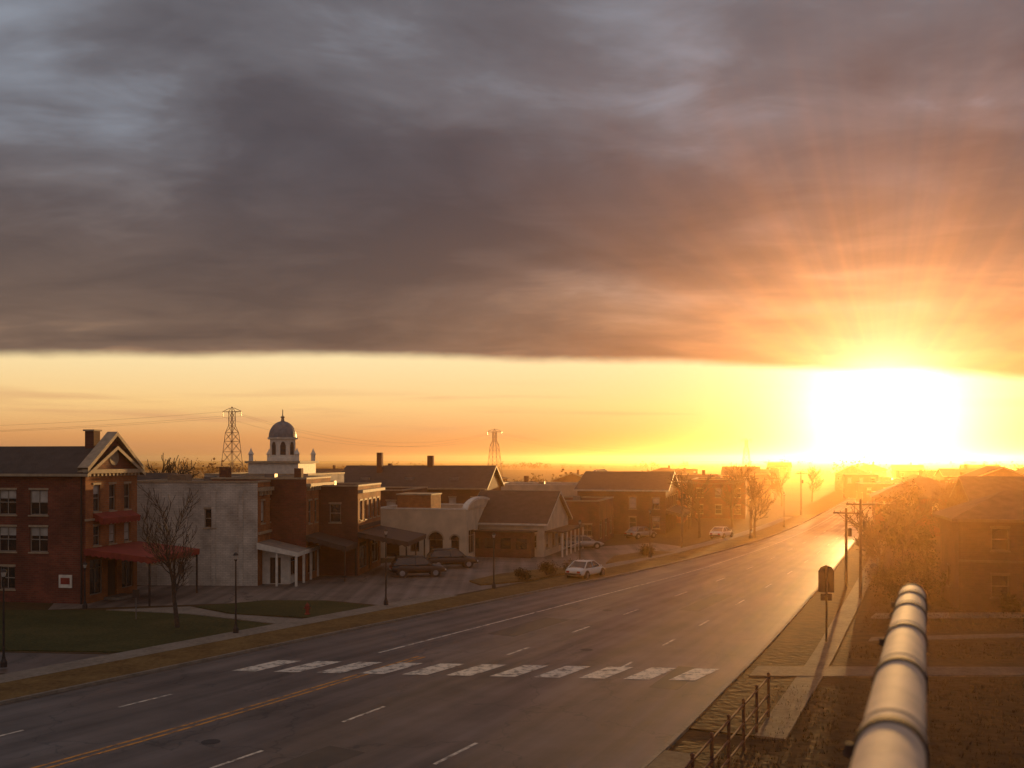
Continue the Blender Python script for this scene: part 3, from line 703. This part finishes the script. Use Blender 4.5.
# ------------------------------------------------------------------ grass tufts
def grass(name,region,n,hmin,hmax,mat,z):
    (x0,x1,y0,y1,test)=region
    X=rng.uniform(x0,x1,n);Y=rng.uniform(y0,y1,n); keep=np.array([test(a,b) for a,b in zip(X,Y)]); X=X[keep];Y=Y[keep];n=len(X)
    b=4;X=np.repeat(X,b)+rng.normal(0,.05,n*b);Y=np.repeat(Y,b)+rng.normal(0,.05,n*b);m=len(X)
    a=rng.uniform(0,6.28,m);h=rng.uniform(hmin,hmax,m);w=.014
    V=np.zeros((m,3,3));V[:,0]=np.stack([X-w*np.cos(a),Y-w*np.sin(a),np.full(m,z)],1);V[:,1]=np.stack([X+w*np.cos(a),Y+w*np.sin(a),np.full(m,z)],1)
    V[:,2]=np.stack([X+rng.normal(0,.3,m)*h,Y+rng.normal(0,.3,m)*h,z+h],1)
    me=bpy.data.meshes.new(name); me.from_pydata(V.reshape(-1,3).tolist(),[],np.arange(m*3).reshape(-1,3).tolist()); me.materials.append(M[mat]); me.update()
    o=bpy.data.objects.new(name,me); scene.collection.objects.link(o)
def rightside(x,y):
    i=min(range(0,len(RP),4),key=lambda k:(RP[k].x-x)**2+(RP[k].y-y)**2); 
    a=RP[i];b=RP[min(i+4,len(RP)-1)];d=(b-a).normalized(); off=(x-a.x)*d.y-(y-a.y)*d.x
    if off<(1.8 if y<44 else 4.3): return False
    if 45.5<y<50.2 or (53.4<y<60.6 and abs(y-(55.6+(x-20)*.12))<1.6): return False
    return True
grass('grass',(2,45,24,76,rightside),22000,.05,.2,'ground',0)

# ------------------------------------------------------------------ street furniture
def street_lamp(x,y,h,rot):
    mb=MB()
    mb.lathe('base','metal',0,0,[(.16,0),(.16,.25),(.09,.4),(.075,.5)],10); mb.beam('pole','metal',(0,0,.4),(0,0,h-.35),.06,8,.04)
    mb.lathe('lantern','blind',0,0,[(.07,h-.28),(.13,h-.05)],8); mb.lathe('lantern_cap','metal',0,0,[(.17,h-.05),(.1,h+.06),(0,h+.12)],8)
    mb.lathe('lantern_collar','metal',0,0,[(.05,h-.4),(.1,h-.28)],8)
    mb.finish('street_lamp',(x,y,.1),rot)
for (x,y,h) in ((-15.8,57.2,4.5),(-8.6,68.2,5.1),(-1.4,77,4.2),(-24.3,47.8,4.6),(6,88.5,4.5),(14,101.5,4.8),(-28.4,66.5,3.0),(30,126,5),(40,147,5)): street_lamp(x,y,h,0)
def utility_pole(x,y,h,rot,name='utility_pole'):
    mb=MB(); mb.beam('pole','wood',(0,0,0),(0,0,h),.13,8,.09)
    for z,w in ((h-.4,1.0),):
        mb.box('crossarm','wood',-w,w,.1,.2,z-.06,z+.06)
        for k in (-1,-.5,.5,1): mb.lathe('insulators','insul',k*w*.92,.15,[(.04,z+.063),(.06,z+.13),(.03,z+.2)],6)
        mb.beam('brace','metal',(-w*.6,.15,z-.06),(0,.12,z-.6),.02,4); mb.beam('brace','metal',(w*.6,.15,z-.06),(0,.12,z-.6),.02,4)
    mb.lathe('transformer','metal',.28,0,[(0,h-2.2),(.15,h-2.2),(.15,h-1.6),(0,h-1.55)],10)
    mb.finish(name,(x,y,0),rot)
for (x,y,h) in ((25.1,72,7.2),(26.4,79,6.2)): utility_pole(x,y,h,-R(24))
for (x,y,h) in ((45,114,7.6),(61,150,7.6),(86,205,8),(19.2,113,7.8),(33.5,140,7.8),(52,180,8)): utility_pole(x,y,h,-R(24))
def wires(seq,r=.012,name='power_line'):
    mb=MB()
    for (a,b) in zip(seq[:-1],seq[1:]):
        for k in (-.92,-.46,.46,.92):
            o=Vector((math.cos(-R(24)),math.sin(-R(24)),0))*k+Vector((.06,.14,.05))
            A=Vector((a[0],a[1],a[2]-.25))+o;B=Vector((b[0],b[1],b[2]-.25))+o;pr=A;sag=(B-A).length*.02
            for i in range(1,13):
                t=i/12;q=A.lerp(B,t)-Vector((0,0,4*sag*t*(1-t))); mb.beam('w','metal',pr,q,r,3,caps=False); pr=q
    mb.finish(name,single=True)
wires([(25.1,72,7.2),(45,114,7.6),(61,150,7.6),(86,205,8)]); wires([(19.2,113,7.8),(33.5,140,7.8),(52,180,8)])
def pylon(x,y,h,rot):
    mb=MB(); r=.085; W=lambda z:2.6*(1-z/h)**1.0*.85+.7 if z<h*.75 else .7
    zs=[0,h*.18,h*.34,h*.48,h*.6,h*.7,h*.78,h*.86,h*.94]
    c=[(1,1),(-1,1),(-1,-1),(1,-1)]
    for z0,z1 in zip(zs[:-1],zs[1:]):
        w0,w1=W(z0),W(z1)
        for k in range(4):
            a=c[k];b=c[(k+1)%4]
            mb.beam('legs','galv',(a[0]*w0,a[1]*w0,z0),(a[0]*w1,a[1]*w1,z1),r*1.3,4)
            mb.beam('bracing','galv',(a[0]*w0,a[1]*w0,z0),(b[0]*w1,b[1]*w1,z1),r*.7,4); mb.beam('bracing','galv',(b[0]*w0,b[1]*w0,z0),(a[0]*w1,a[1]*w1,z1),r*.7,4)
            mb.beam('bracing','galv',(a[0]*w1,a[1]*w1,z1),(b[0]*w1,b[1]*w1,z1),r*.7,4)
    for z in (h*.94,):
        for sgn in (-1,1):
            for yy in (-.7,.7): mb.beam('crossarms','galv',(sgn*.7,yy,z),(sgn*3.6,0,z+.1),r,4)
            mb.beam('crossarms','galv',(sgn*.7,0,z+1.2),(sgn*3.6,0,z+.1),r,4)
            mb.beam('insulators','insul',(sgn*3.5,0,z+.1),(sgn*3.5,0,z-1.3),.1,5)
    for k in range(4): mb.beam('peak','galv',(c[k][0]*.7,c[k][1]*.7,h*.94),(0,0,h),r,4)
    mb.finish('transmission_tower',(x,y,0),rot)
TW=[(-330,210,26),(-84,300,26),(-7.5,430,23.5),(150,640,24)]
for i,(x,y,h) in enumerate(TW): pylon(x,y,h,R(-25) if i else 0)
mb=MB()
for (a,b) in zip(TW[:-1],TW[1:]):
    for off,zf in ((-3.5,.94),(3.5,.94),(0,1.0)):
        A=Vector((a[0]+off,a[1],a[2]*zf-1.3));B=Vector((b[0]+off,b[1],b[2]*zf-1.3));pr=A
        for i in range(1,21):
            t=i/20;q=A.lerp(B,t)-Vector((0,0,4*7*t*(1-t))); mb.beam('w','metal',pr,q,.025,3,caps=False); pr=q
mb.finish('power_line',single=True)
mb=MB()
mb.beam('post','metal',(0,0,0),(0,0,4.2),.06,8)
pent=[(-.42,2.75),(.42,2.75),(.42,3.9),(.3,4.12),(0,4.25),(-.3,4.12),(-.42,3.9)]
for nm,y in (('sign_back',.07),('sign_face',.1)):
    mb.face(nm,'signback' if nm=='sign_back' else 'signface',[(x,y,z) for x,z in pent])
for i in range(7):
    a=pent[i];b=pent[(i+1)%7]; mb.face('sign_edge','metal',[(a[0],.07,a[1]),(b[0],.07,b[1]),(b[0],.1,b[1]),(a[0],.1,a[1])])
mb.box('lower_plate','signback',-.3,.3,.07,.1,2.3,2.68); mb.box('clamps','metal',-.1,.1,-.08,.068,3.3,3.38); mb.box('clamps','metal',-.1,.1,-.08,.068,2.5,2.58)
mb.finish('traffic_sign',(17.2,54.7,0),R(-8))
mb=MB()
mb.beam('post','galv',(0,0,0),(0,0,1.9),.035,6); mb.box('plate','signback',-.2,.2,-.05,-.03,1.4,1.9); mb.finish('parking_sign',(-23.5,62.5,0),.2)
mb=MB(); mb.lathe('barrel','awn_red',0,0,[(.18,0),(.18,.06),(.12,.08),(.12,.5),(.15,.52),(.15,.56),(.11,.66),(.03,.72),(.03,.78),(0,.78)],12)
for sx in (-1,1): mb.beam('nozzle','awn_red',(0,0,.42),(sx*.2,0,.42),.05,8)
mb.finish('fire_hydrant',(-13.2,64.5,.04))
mb=MB();a=Vector((9.9,38.6,0));b=Vector((.2,17.4,0));n=10
dirv=(b-a)/n
for i in range(n+1):
    p=a+dirv*i; mb.beam('posts','fence',p,p+Vector((0,0,1.72)),.055,8); mb.lathe('post_caps','fence',p.x,p.y,[(.075,1.72),(.06,1.78),(0,1.81)],8)
for z in (.35,.95,1.6): mb.beam('rails','fence',a+Vector((0,0,z)),b+Vector((0,0,z)),.04,8)
mb.finish('metal_railing')
# overlook deck with foreground pipe handrail
mb=MB()
A=Vector((.05,.25,9.60));B=Vector((1.56,3.9,9.465));dv=(B-A).normalized();Lr=(B-A).length
mb.beam('rail_pipe','pipe',A,B,.05,48)
for q in (.8,1.38,2.0,2.62,3.2,3.62):
    c=A+dv*q; mb.beam('rail_bands','band',c-dv*.014,c+dv*.014,.0545,48); mb.beam('rail_bands','band',c+dv*.07,c+dv*.076,.0535,48)
    mb.beam('rail_couplings','pipe',c+dv*.015,c+dv*.069,.0525,48)
mb.beam('rail_end_flange','band',B+dv*.001,B+dv*.02,.053,40)
for q in (2.62,1.38,3.62):
    c=A+dv*q+Vector((-.056,0.02,.0)); mb.beam('rail_clips','band',c-Vector((0,0,.01)),c+Vector((0,0,.01)),.008,8)
for q in (Lr-.12,.7): 
    c=A+dv*q; mb.beam('rail_posts','pipe',(c.x,c.y,8.4),(c.x,c.y,c.z-.03),.024,12)
for k in range(14): mb.box('deck_planks','wood',-2.2,1.8,-2.0+k*.42,-1.6+k*.42,8.3,8.38)
for x in (-2.0,1.4):
    mb.box('deck_beams','wood',x,x+.15,-2,3.9,8.05,8.297)
    for y in (-1.8,3.0): mb.box('deck_legs','wood',x,x+.2,y,y+.2,0,8.047)
rail=mb.finish('overlook_deck')
def smooth(me,ang=40):
    bm=bmesh.new(); bm.from_mesh(me); bmesh.ops.remove_doubles(bm,verts=bm.verts,dist=.0005)
    bmesh.ops.recalc_face_normals(bm,faces=bm.faces)
    for f_ in bm.faces: f_.smooth=True
    for e in bm.edges:
        if len(e.link_faces)==2 and e.calc_face_angle(0)>R(ang): e.smooth=False
    bm.to_mesh(me); bm.free()
for ch in rail.children:
    if ch.name.startswith('rail'): smooth(ch.data)

# ------------------------------------------------------------------ cars
def car(loc,rot,paint,kind='sedan'):
    mb=MB()
    if kind=='sedan':
        st=[(-2.3,.45,.78,.72),(-2.2,.28,.95,.82),(-1.6,.22,1.02,.88),(-.6,.2,.97,.9),(.7,.2,.95,.9),(1.3,.22,.9,.88),(2.0,.26,.78,.82),(2.28,.38,.62,.7)]
        gb=(-1.75,1.15,.8);gr=(-.95,.3,.6);zb,zt=.93,1.44
    else:
        st=[(-2.35,.5,.95,.8),(-2.28,.34,1.08,.88),(-1.6,.3,1.12,.93),(-.6,.27,1.1,.94),(.8,.27,1.08,.94),(1.4,.3,1.05,.93),(2.1,.33,.95,.88),(2.35,.45,.72,.76)]
        gb=(-2.2,1.2,.86);gr=(-1.75,.45,.68);zb,zt=1.07,1.70
    def sec(x,a,b,w): 
        h=b-a; return [(x,-w*.9,a),(x,-w,a+.3*h),(x,-w*.98,b-.18*h),(x,-w*.86,b),(x,w*.86,b),(x,w*.98,b-.18*h),(x,w,a+.3*h),(x,w*.9,a)]
    SS=[sec(*q) for q in st]
    for p,q in zip(SS[:-1],SS[1:]):
        for k in range(8): mb.face('body',paint,[p[k],q[k],q[(k+1)%8],p[(k+1)%8]])
    mb.face('body',paint,SS[0]); mb.face('body',paint,SS[-1])
    b4=[(gb[0],-gb[2],zb),(gb[1],-gb[2],zb),(gb[1],gb[2],zb),(gb[0],gb[2],zb)]; r4=[(gr[0],-gr[2],zt),(gr[1],-gr[2],zt),(gr[1],gr[2],zt),(gr[0],gr[2],zt)]
    for k in range(4): mb.face('windows','glass',[b4[k],b4[(k+1)%4],r4[(k+1)%4],r4[k]]); mb.beam('pillars',paint,b4[k],r4[k],.045,6)
    for k in range(4): mb.beam('pillars',paint,r4[k],r4[(k+1)%4],.04,6)
    for sgn in (-1,1):
        mb.beam('pillars',paint,(-.25,sgn*gb[2],zb),(-.25,sgn*(gr[2]),zt),.04,6)
    xm=(gr[0]+gr[1])/2
    mb.face('roof_panel',paint,[(r[0],r[1],r[2]+.02) for r in r4]); 
    c4=[(xm+(r[0]-xm)*.8,r[1]*.75,zt+.06) for r in r4]; mb.face('roof_panel',paint,c4)
    for k in range(4): mb.face('roof_panel',paint,[(r4[k][0],r4[k][1],zt+.02),(r4[(k+1)%4][0],r4[(k+1)%4][1],zt+.02),c4[(k+1)%4],c4[k]])
    rw=.33 if kind=='sedan' else .37; W=st[3][3]
    for x in (-1.42,1.42):
        for sgn in (-1,1):
            mb.beam('wheel_arches','tyre',(x,sgn*(W-.2),rw+.03),(x,sgn*(W+.005),rw+.03),rw+.07,20); mb.beam('wheels','tyre',(x,sgn*(W-.16),rw),(x,sgn*(W+.03),rw),rw,20); mb.beam('rims','rim',(x,sgn*(W+.02),rw),(x,sgn*(W+.04),rw),rw*.62,12)
    f=st[-1];r=st[0]
    for sgn in (-1,1):
        yb=sgn*f[3]*.72; mb.box('headlamps','lamp',f[0]-.12,f[0]+.02,min(yb-.15,yb+.15),max(yb-.15,yb+.15),f[2]-.17,f[2]-.04)
        mb.box('tail_lamps','tail',r[0]-.02,r[0]+.12,min(yb-.14,yb+.14),max(yb-.14,yb+.14),r[2]-.2,r[2]-.04)
        mb.box('mirrors',paint,.75,.92,min(sgn*.9,sgn*1.05),max(sgn*.9,sgn*1.05),zb,zb+.13)
    mb.box('bumpers','tyre',f[0]-.1,f[0]+.04,-.68,.68,f[1]-.05,f[1]+.1); mb.box('bumpers','tyre',r[0]-.04,r[0]+.1,-.7,.7,r[1]-.05,r[1]+.1)
    mb.box('number_plate','white',r[0]-.05,r[0]-.01,-.25,.25,.6,.72); mb.box('grille','tyre',f[0],f[0]+.015,-.4,.4,f[1]+.12,f[1]+.2)
    e=mb.finish('parked_car',(loc[0],loc[1],.012),rot)
    for ch in e.children:
        if ch.name.startswith(('body','roof_panel')):
            smooth(ch.data,180)
            if ch.name.startswith('body'):
                md=ch.modifiers.new('sub','SUBSURF'); md.levels=2; md.render_levels=2
    return e
car((-8.1,86.0),R(12),'carblack','suv')
car((-5.6,93.0),R(14),'carblack','suv')
car((6.3,85.2),R(58),'carwhite','sedan')
car((8.0,113),R(10),'carsilver','sedan')
car((16.5,128),R(40),'carsilver','sedan')
car((26.8,128),R(58),'carwhite','sedan').name='moving_car'
car((0.2,112),R(12),'carred','sedan')

# ------------------------------------------------------------------ haze
mb=MB(); mb.box('haze','glass',-2600,2600,-120,3600,-2,24)
hz=mb.finish('haze',single=True)
hm=bpy.data.materials.new('haze_volume'); hm.use_nodes=True; nt=hm.node_tree
for n in list(nt.nodes): nt.nodes.remove(n)
o=nt.nodes.new('ShaderNodeOutputMaterial'); vs=nt.nodes.new('ShaderNodeVolumeScatter')
vs.inputs['Color'].default_value=(1,.56,.22,1); vs.inputs['Density'].default_value=.00040; vs.inputs['Anisotropy'].default_value=.84
nt.links.new(vs.outputs[0],o.inputs['Volume'])
hz.data.materials.clear(); hz.data.materials.append(hm)

# ------------------------------------------------------------------ world
w=bpy.data.worlds.new('World'); scene.world=w; w.use_nodes=True; nt=w.node_tree; N=nt.nodes; LK=nt.links
for n in list(N): N.remove(n)
out=N.new('ShaderNodeOutputWorld'); bg=N.new('ShaderNodeBackground'); LK.new(bg.outputs[0],out.inputs[0])
def mth(op,a,b=None,c=None,clamp=False):
    n=N.new('ShaderNodeMath'); n.operation=op; n.use_clamp=clamp
    for i,v in enumerate((a,b,c)):
        if v is None: continue
        if isinstance(v,(int,float)): n.inputs[i].default_value=v
        else: LK.new(v,n.inputs[i])
    return n.outputs[0]
def mr(v,a,b,c=0,d=1,smooth=True):
    n=N.new('ShaderNodeMapRange'); n.interpolation_type='SMOOTHSTEP' if smooth else 'LINEAR'
    LK.new(v,n.inputs['Value'])
    for k,x in (('From Min',a),('From Max',b),('To Min',c),('To Max',d)): n.inputs[k].default_value=x
    return n.outputs['Result']
def ramp(v,els):
    n=N.new('ShaderNodeValToRGB'); e=n.color_ramp.elements
    while len(e)<len(els): e.new(.5)
    for i,(p,c) in enumerate(els): e[i].position=p; e[i].color=rgba(c)
    LK.new(v,n.inputs['Fac']); return n.outputs['Color']
def mix(f,a,b,mode='MIX'):
    n=N.new('ShaderNodeMix'); n.data_type='RGBA'; n.blend_type=mode
    if isinstance(f,(int,float)): n.inputs[0].default_value=f
    else: LK.new(f,n.inputs[0])
    for i,v in ((6,a),(7,b)):
        if isinstance(v,tuple): n.inputs[i].default_value=rgba(v)
        else: LK.new(v,n.inputs[i])
    return n.outputs[2]
def scl(col,f):
    n=N.new('ShaderNodeVectorMath'); n.operation='SCALE'
    if isinstance(col,tuple): n.inputs[0].default_value=col
    else: LK.new(col,n.inputs[0])
    if isinstance(f,(int,float)): n.inputs['Scale'].default_value=f
    else: LK.new(f,n.inputs['Scale'])
    return n.outputs[0]
def vadd(a,b):
    n=N.new('ShaderNodeVectorMath'); n.operation='ADD'; LK.new(a,n.inputs[0]); LK.new(b,n.inputs[1]); return n.outputs[0]
def comb(x,y,z):
    n=N.new('ShaderNodeCombineXYZ')
    for i,v in enumerate((x,y,z)):
        if isinstance(v,(int,float)): n.inputs[i].default_value=v
        else: LK.new(v,n.inputs[i])
    return n.outputs[0]
def noise(vec,scale,detail=6,rough=.55,dist=0):
    n=N.new('ShaderNodeTexNoise'); LK.new(vec,n.inputs['Vector']); n.inputs['Scale'].default_value=scale; n.inputs['Detail'].default_value=detail; n.inputs['Roughness'].default_value=rough; n.inputs['Distortion'].default_value=dist
    return n.outputs['Fac']
tc=N.new('ShaderNodeTexCoord'); sp=N.new('ShaderNodeSeparateXYZ'); LK.new(tc.outputs['Generated'],sp.inputs[0]); X,Y,Z=sp.outputs
az=mth('ARCTAN2',X,Y)
dp=N.new('ShaderNodeVectorMath'); dp.operation='DOT_PRODUCT'; LK.new(tc.outputs['Generated'],dp.inputs[0]); dp.inputs[1].default_value=S
ang=mth('ARCCOSINE',mth('MINIMUM',dp.outputs['Value'],.999999))
zc=mth('MAXIMUM',Z,0.0)
clear=ramp(mr(zc,0,.11,smooth=False),[(0,(.50,.19,.075)),(.2,(.74,.32,.11)),(.5,(.96,.60,.24)),(1,(1.0,.80,.44))])
st=noise(comb(mth('MULTIPLY',az,2.2),mth('MULTIPLY',Z,38.0),0.0),1.6,4,.5,.3)
stm=mth('MULTIPLY',mr(st,.5,.68),mth('MULTIPLY',mr(zc,.0,.03),mr(zc,.085,.05)))
clear=mix(mth('MULTIPLY',stm,.45),clear,(.62,.28,.14))
iz=mth('DIVIDE',1.0,mth('ADD',zc,.10))
pv=comb(mth('MULTIPLY',mth('MULTIPLY',X,iz),.8),mth('MULTIPLY',mth('MULTIPLY',Y,iz),1.0),5.3)
n1=noise(pv,.8,6,.5,.5); n2=noise(pv,3.0,5,.55,.6)
nn=mth('ADD',mth('MULTIPLY',n1,.76),mth('MULTIPLY',n2,.24))
cool=ramp(mr(nn,.35,.66,smooth=False),[(0,(.058,.053,.064)),(.4,(.088,.080,.092)),(.7,(.14,.136,.154)),(1,(.25,.27,.315))])
warm=ramp(mr(nn,.35,.66,smooth=False),[(0,(.12,.080,.062)),(.45,(.20,.125,.085)),(1,(.46,.25,.12))])
wf=mr(zc,.30,.08,0,.85)
cloud=mix(wf,cool,warm)
g1=mth('EXPONENT',mth('MULTIPLY',ang,-1/.036)); g2=mth('EXPONENT',mth('MULTIPLY',ang,-1/.10)); g3=mth('EXPONENT',mth('MULTIPLY',ang,-1/.06))
daz=mth('SUBTRACT',az,R(SUN_AZ)); dz=mth('SUBTRACT',Z,S[2])
phi=mth('ARCTAN2',daz,dz)
ray=noise(comb(mth('MULTIPLY',phi,3.0),0.0,0.0),1.6,3,.55)
rayf=mr(ray,.3,.7,.65,1.35)
cg=scl((1.0,.29,.03),mth('MULTIPLY',mth('MULTIPLY',g2,1.15),mth('MULTIPLY',rayf,mr(nn,.35,.65,.75,1.3))))
cloud=vadd(cloud,cg)
clear=vadd(clear,vadd(scl((1.0,.82,.56),mth('MULTIPLY',g1,7.5)),scl((1.0,.42,.16),mth('MULTIPLY',g2,.35))))
en=noise(comb(mth('MULTIPLY',az,7.0),mth('MULTIPLY',Z,16.0),0.0),1.0,5,.55)
edge=mth('SUBTRACT',mth('SUBTRACT',.0990,mth('MULTIPLY',az,.0228)),mth('MULTIPLY',mth('MULTIPLY',az,az),.073))
edge=mth('MAXIMUM',edge,.02)
ed=mth('ADD',mth('SUBTRACT',Z,edge),mth('MULTIPLY',mth('SUBTRACT',en,.5),.014))
mask=mr(ed,-.004,.008)
mask=mth('SUBTRACT',mask,mth('MULTIPLY',mth('MULTIPLY',mask,g3),.72))
sky=mix(mask,clear,cloud)
bf=mth('MAXIMUM',mr(Y,.35,-.25),mr(Z,.5,.85))
sky=mix(bf,sky,(.265,.222,.212))
sky=mix(mr(Z,0.0,-.02),sky,(.08,.045,.025))
ns=N.new('ShaderNodeTexSky'); ns.sky_type='NISHITA'; ns.sun_disc=False; ns.sun_elevation=R(SUN_EL); ns.sun_rotation=R(SUN_AZ)
sky=vadd(sky,scl(ns.outputs['Color'],.004))
LK.new(sky,bg.inputs['Color']); bg.inputs['Strength'].default_value=1.0

# sun
sl=bpy.data.lights.new('sun','SUN'); sl.energy=5; sl.angle=R(.5); sl.color=(1,.50,.15)
so=bpy.data.objects.new('sun',sl); scene.collection.objects.link(so)
so.rotation_euler=Vector(S).to_track_quat('Z','Y').to_euler(); so.location=(200,500,60)

# camera
cam=bpy.data.cameras.new('camera'); co=bpy.data.objects.new('camera',cam); scene.collection.objects.link(co)
co.location=(0,0,10); co.rotation_euler=(R(90),0,0); cam.sensor_width=36; cam.lens=1000/1024*36; cam.shift_y=76/1024
cam.clip_end=20000; cam.clip_start=.05; scene.camera=co
cam.dof.use_dof=True; cam.dof.focus_distance=75; cam.dof.aperture_fstop=4.0
scene.view_settings.view_transform='Standard'; scene.view_settings.look='None'; scene.view_settings.exposure=0
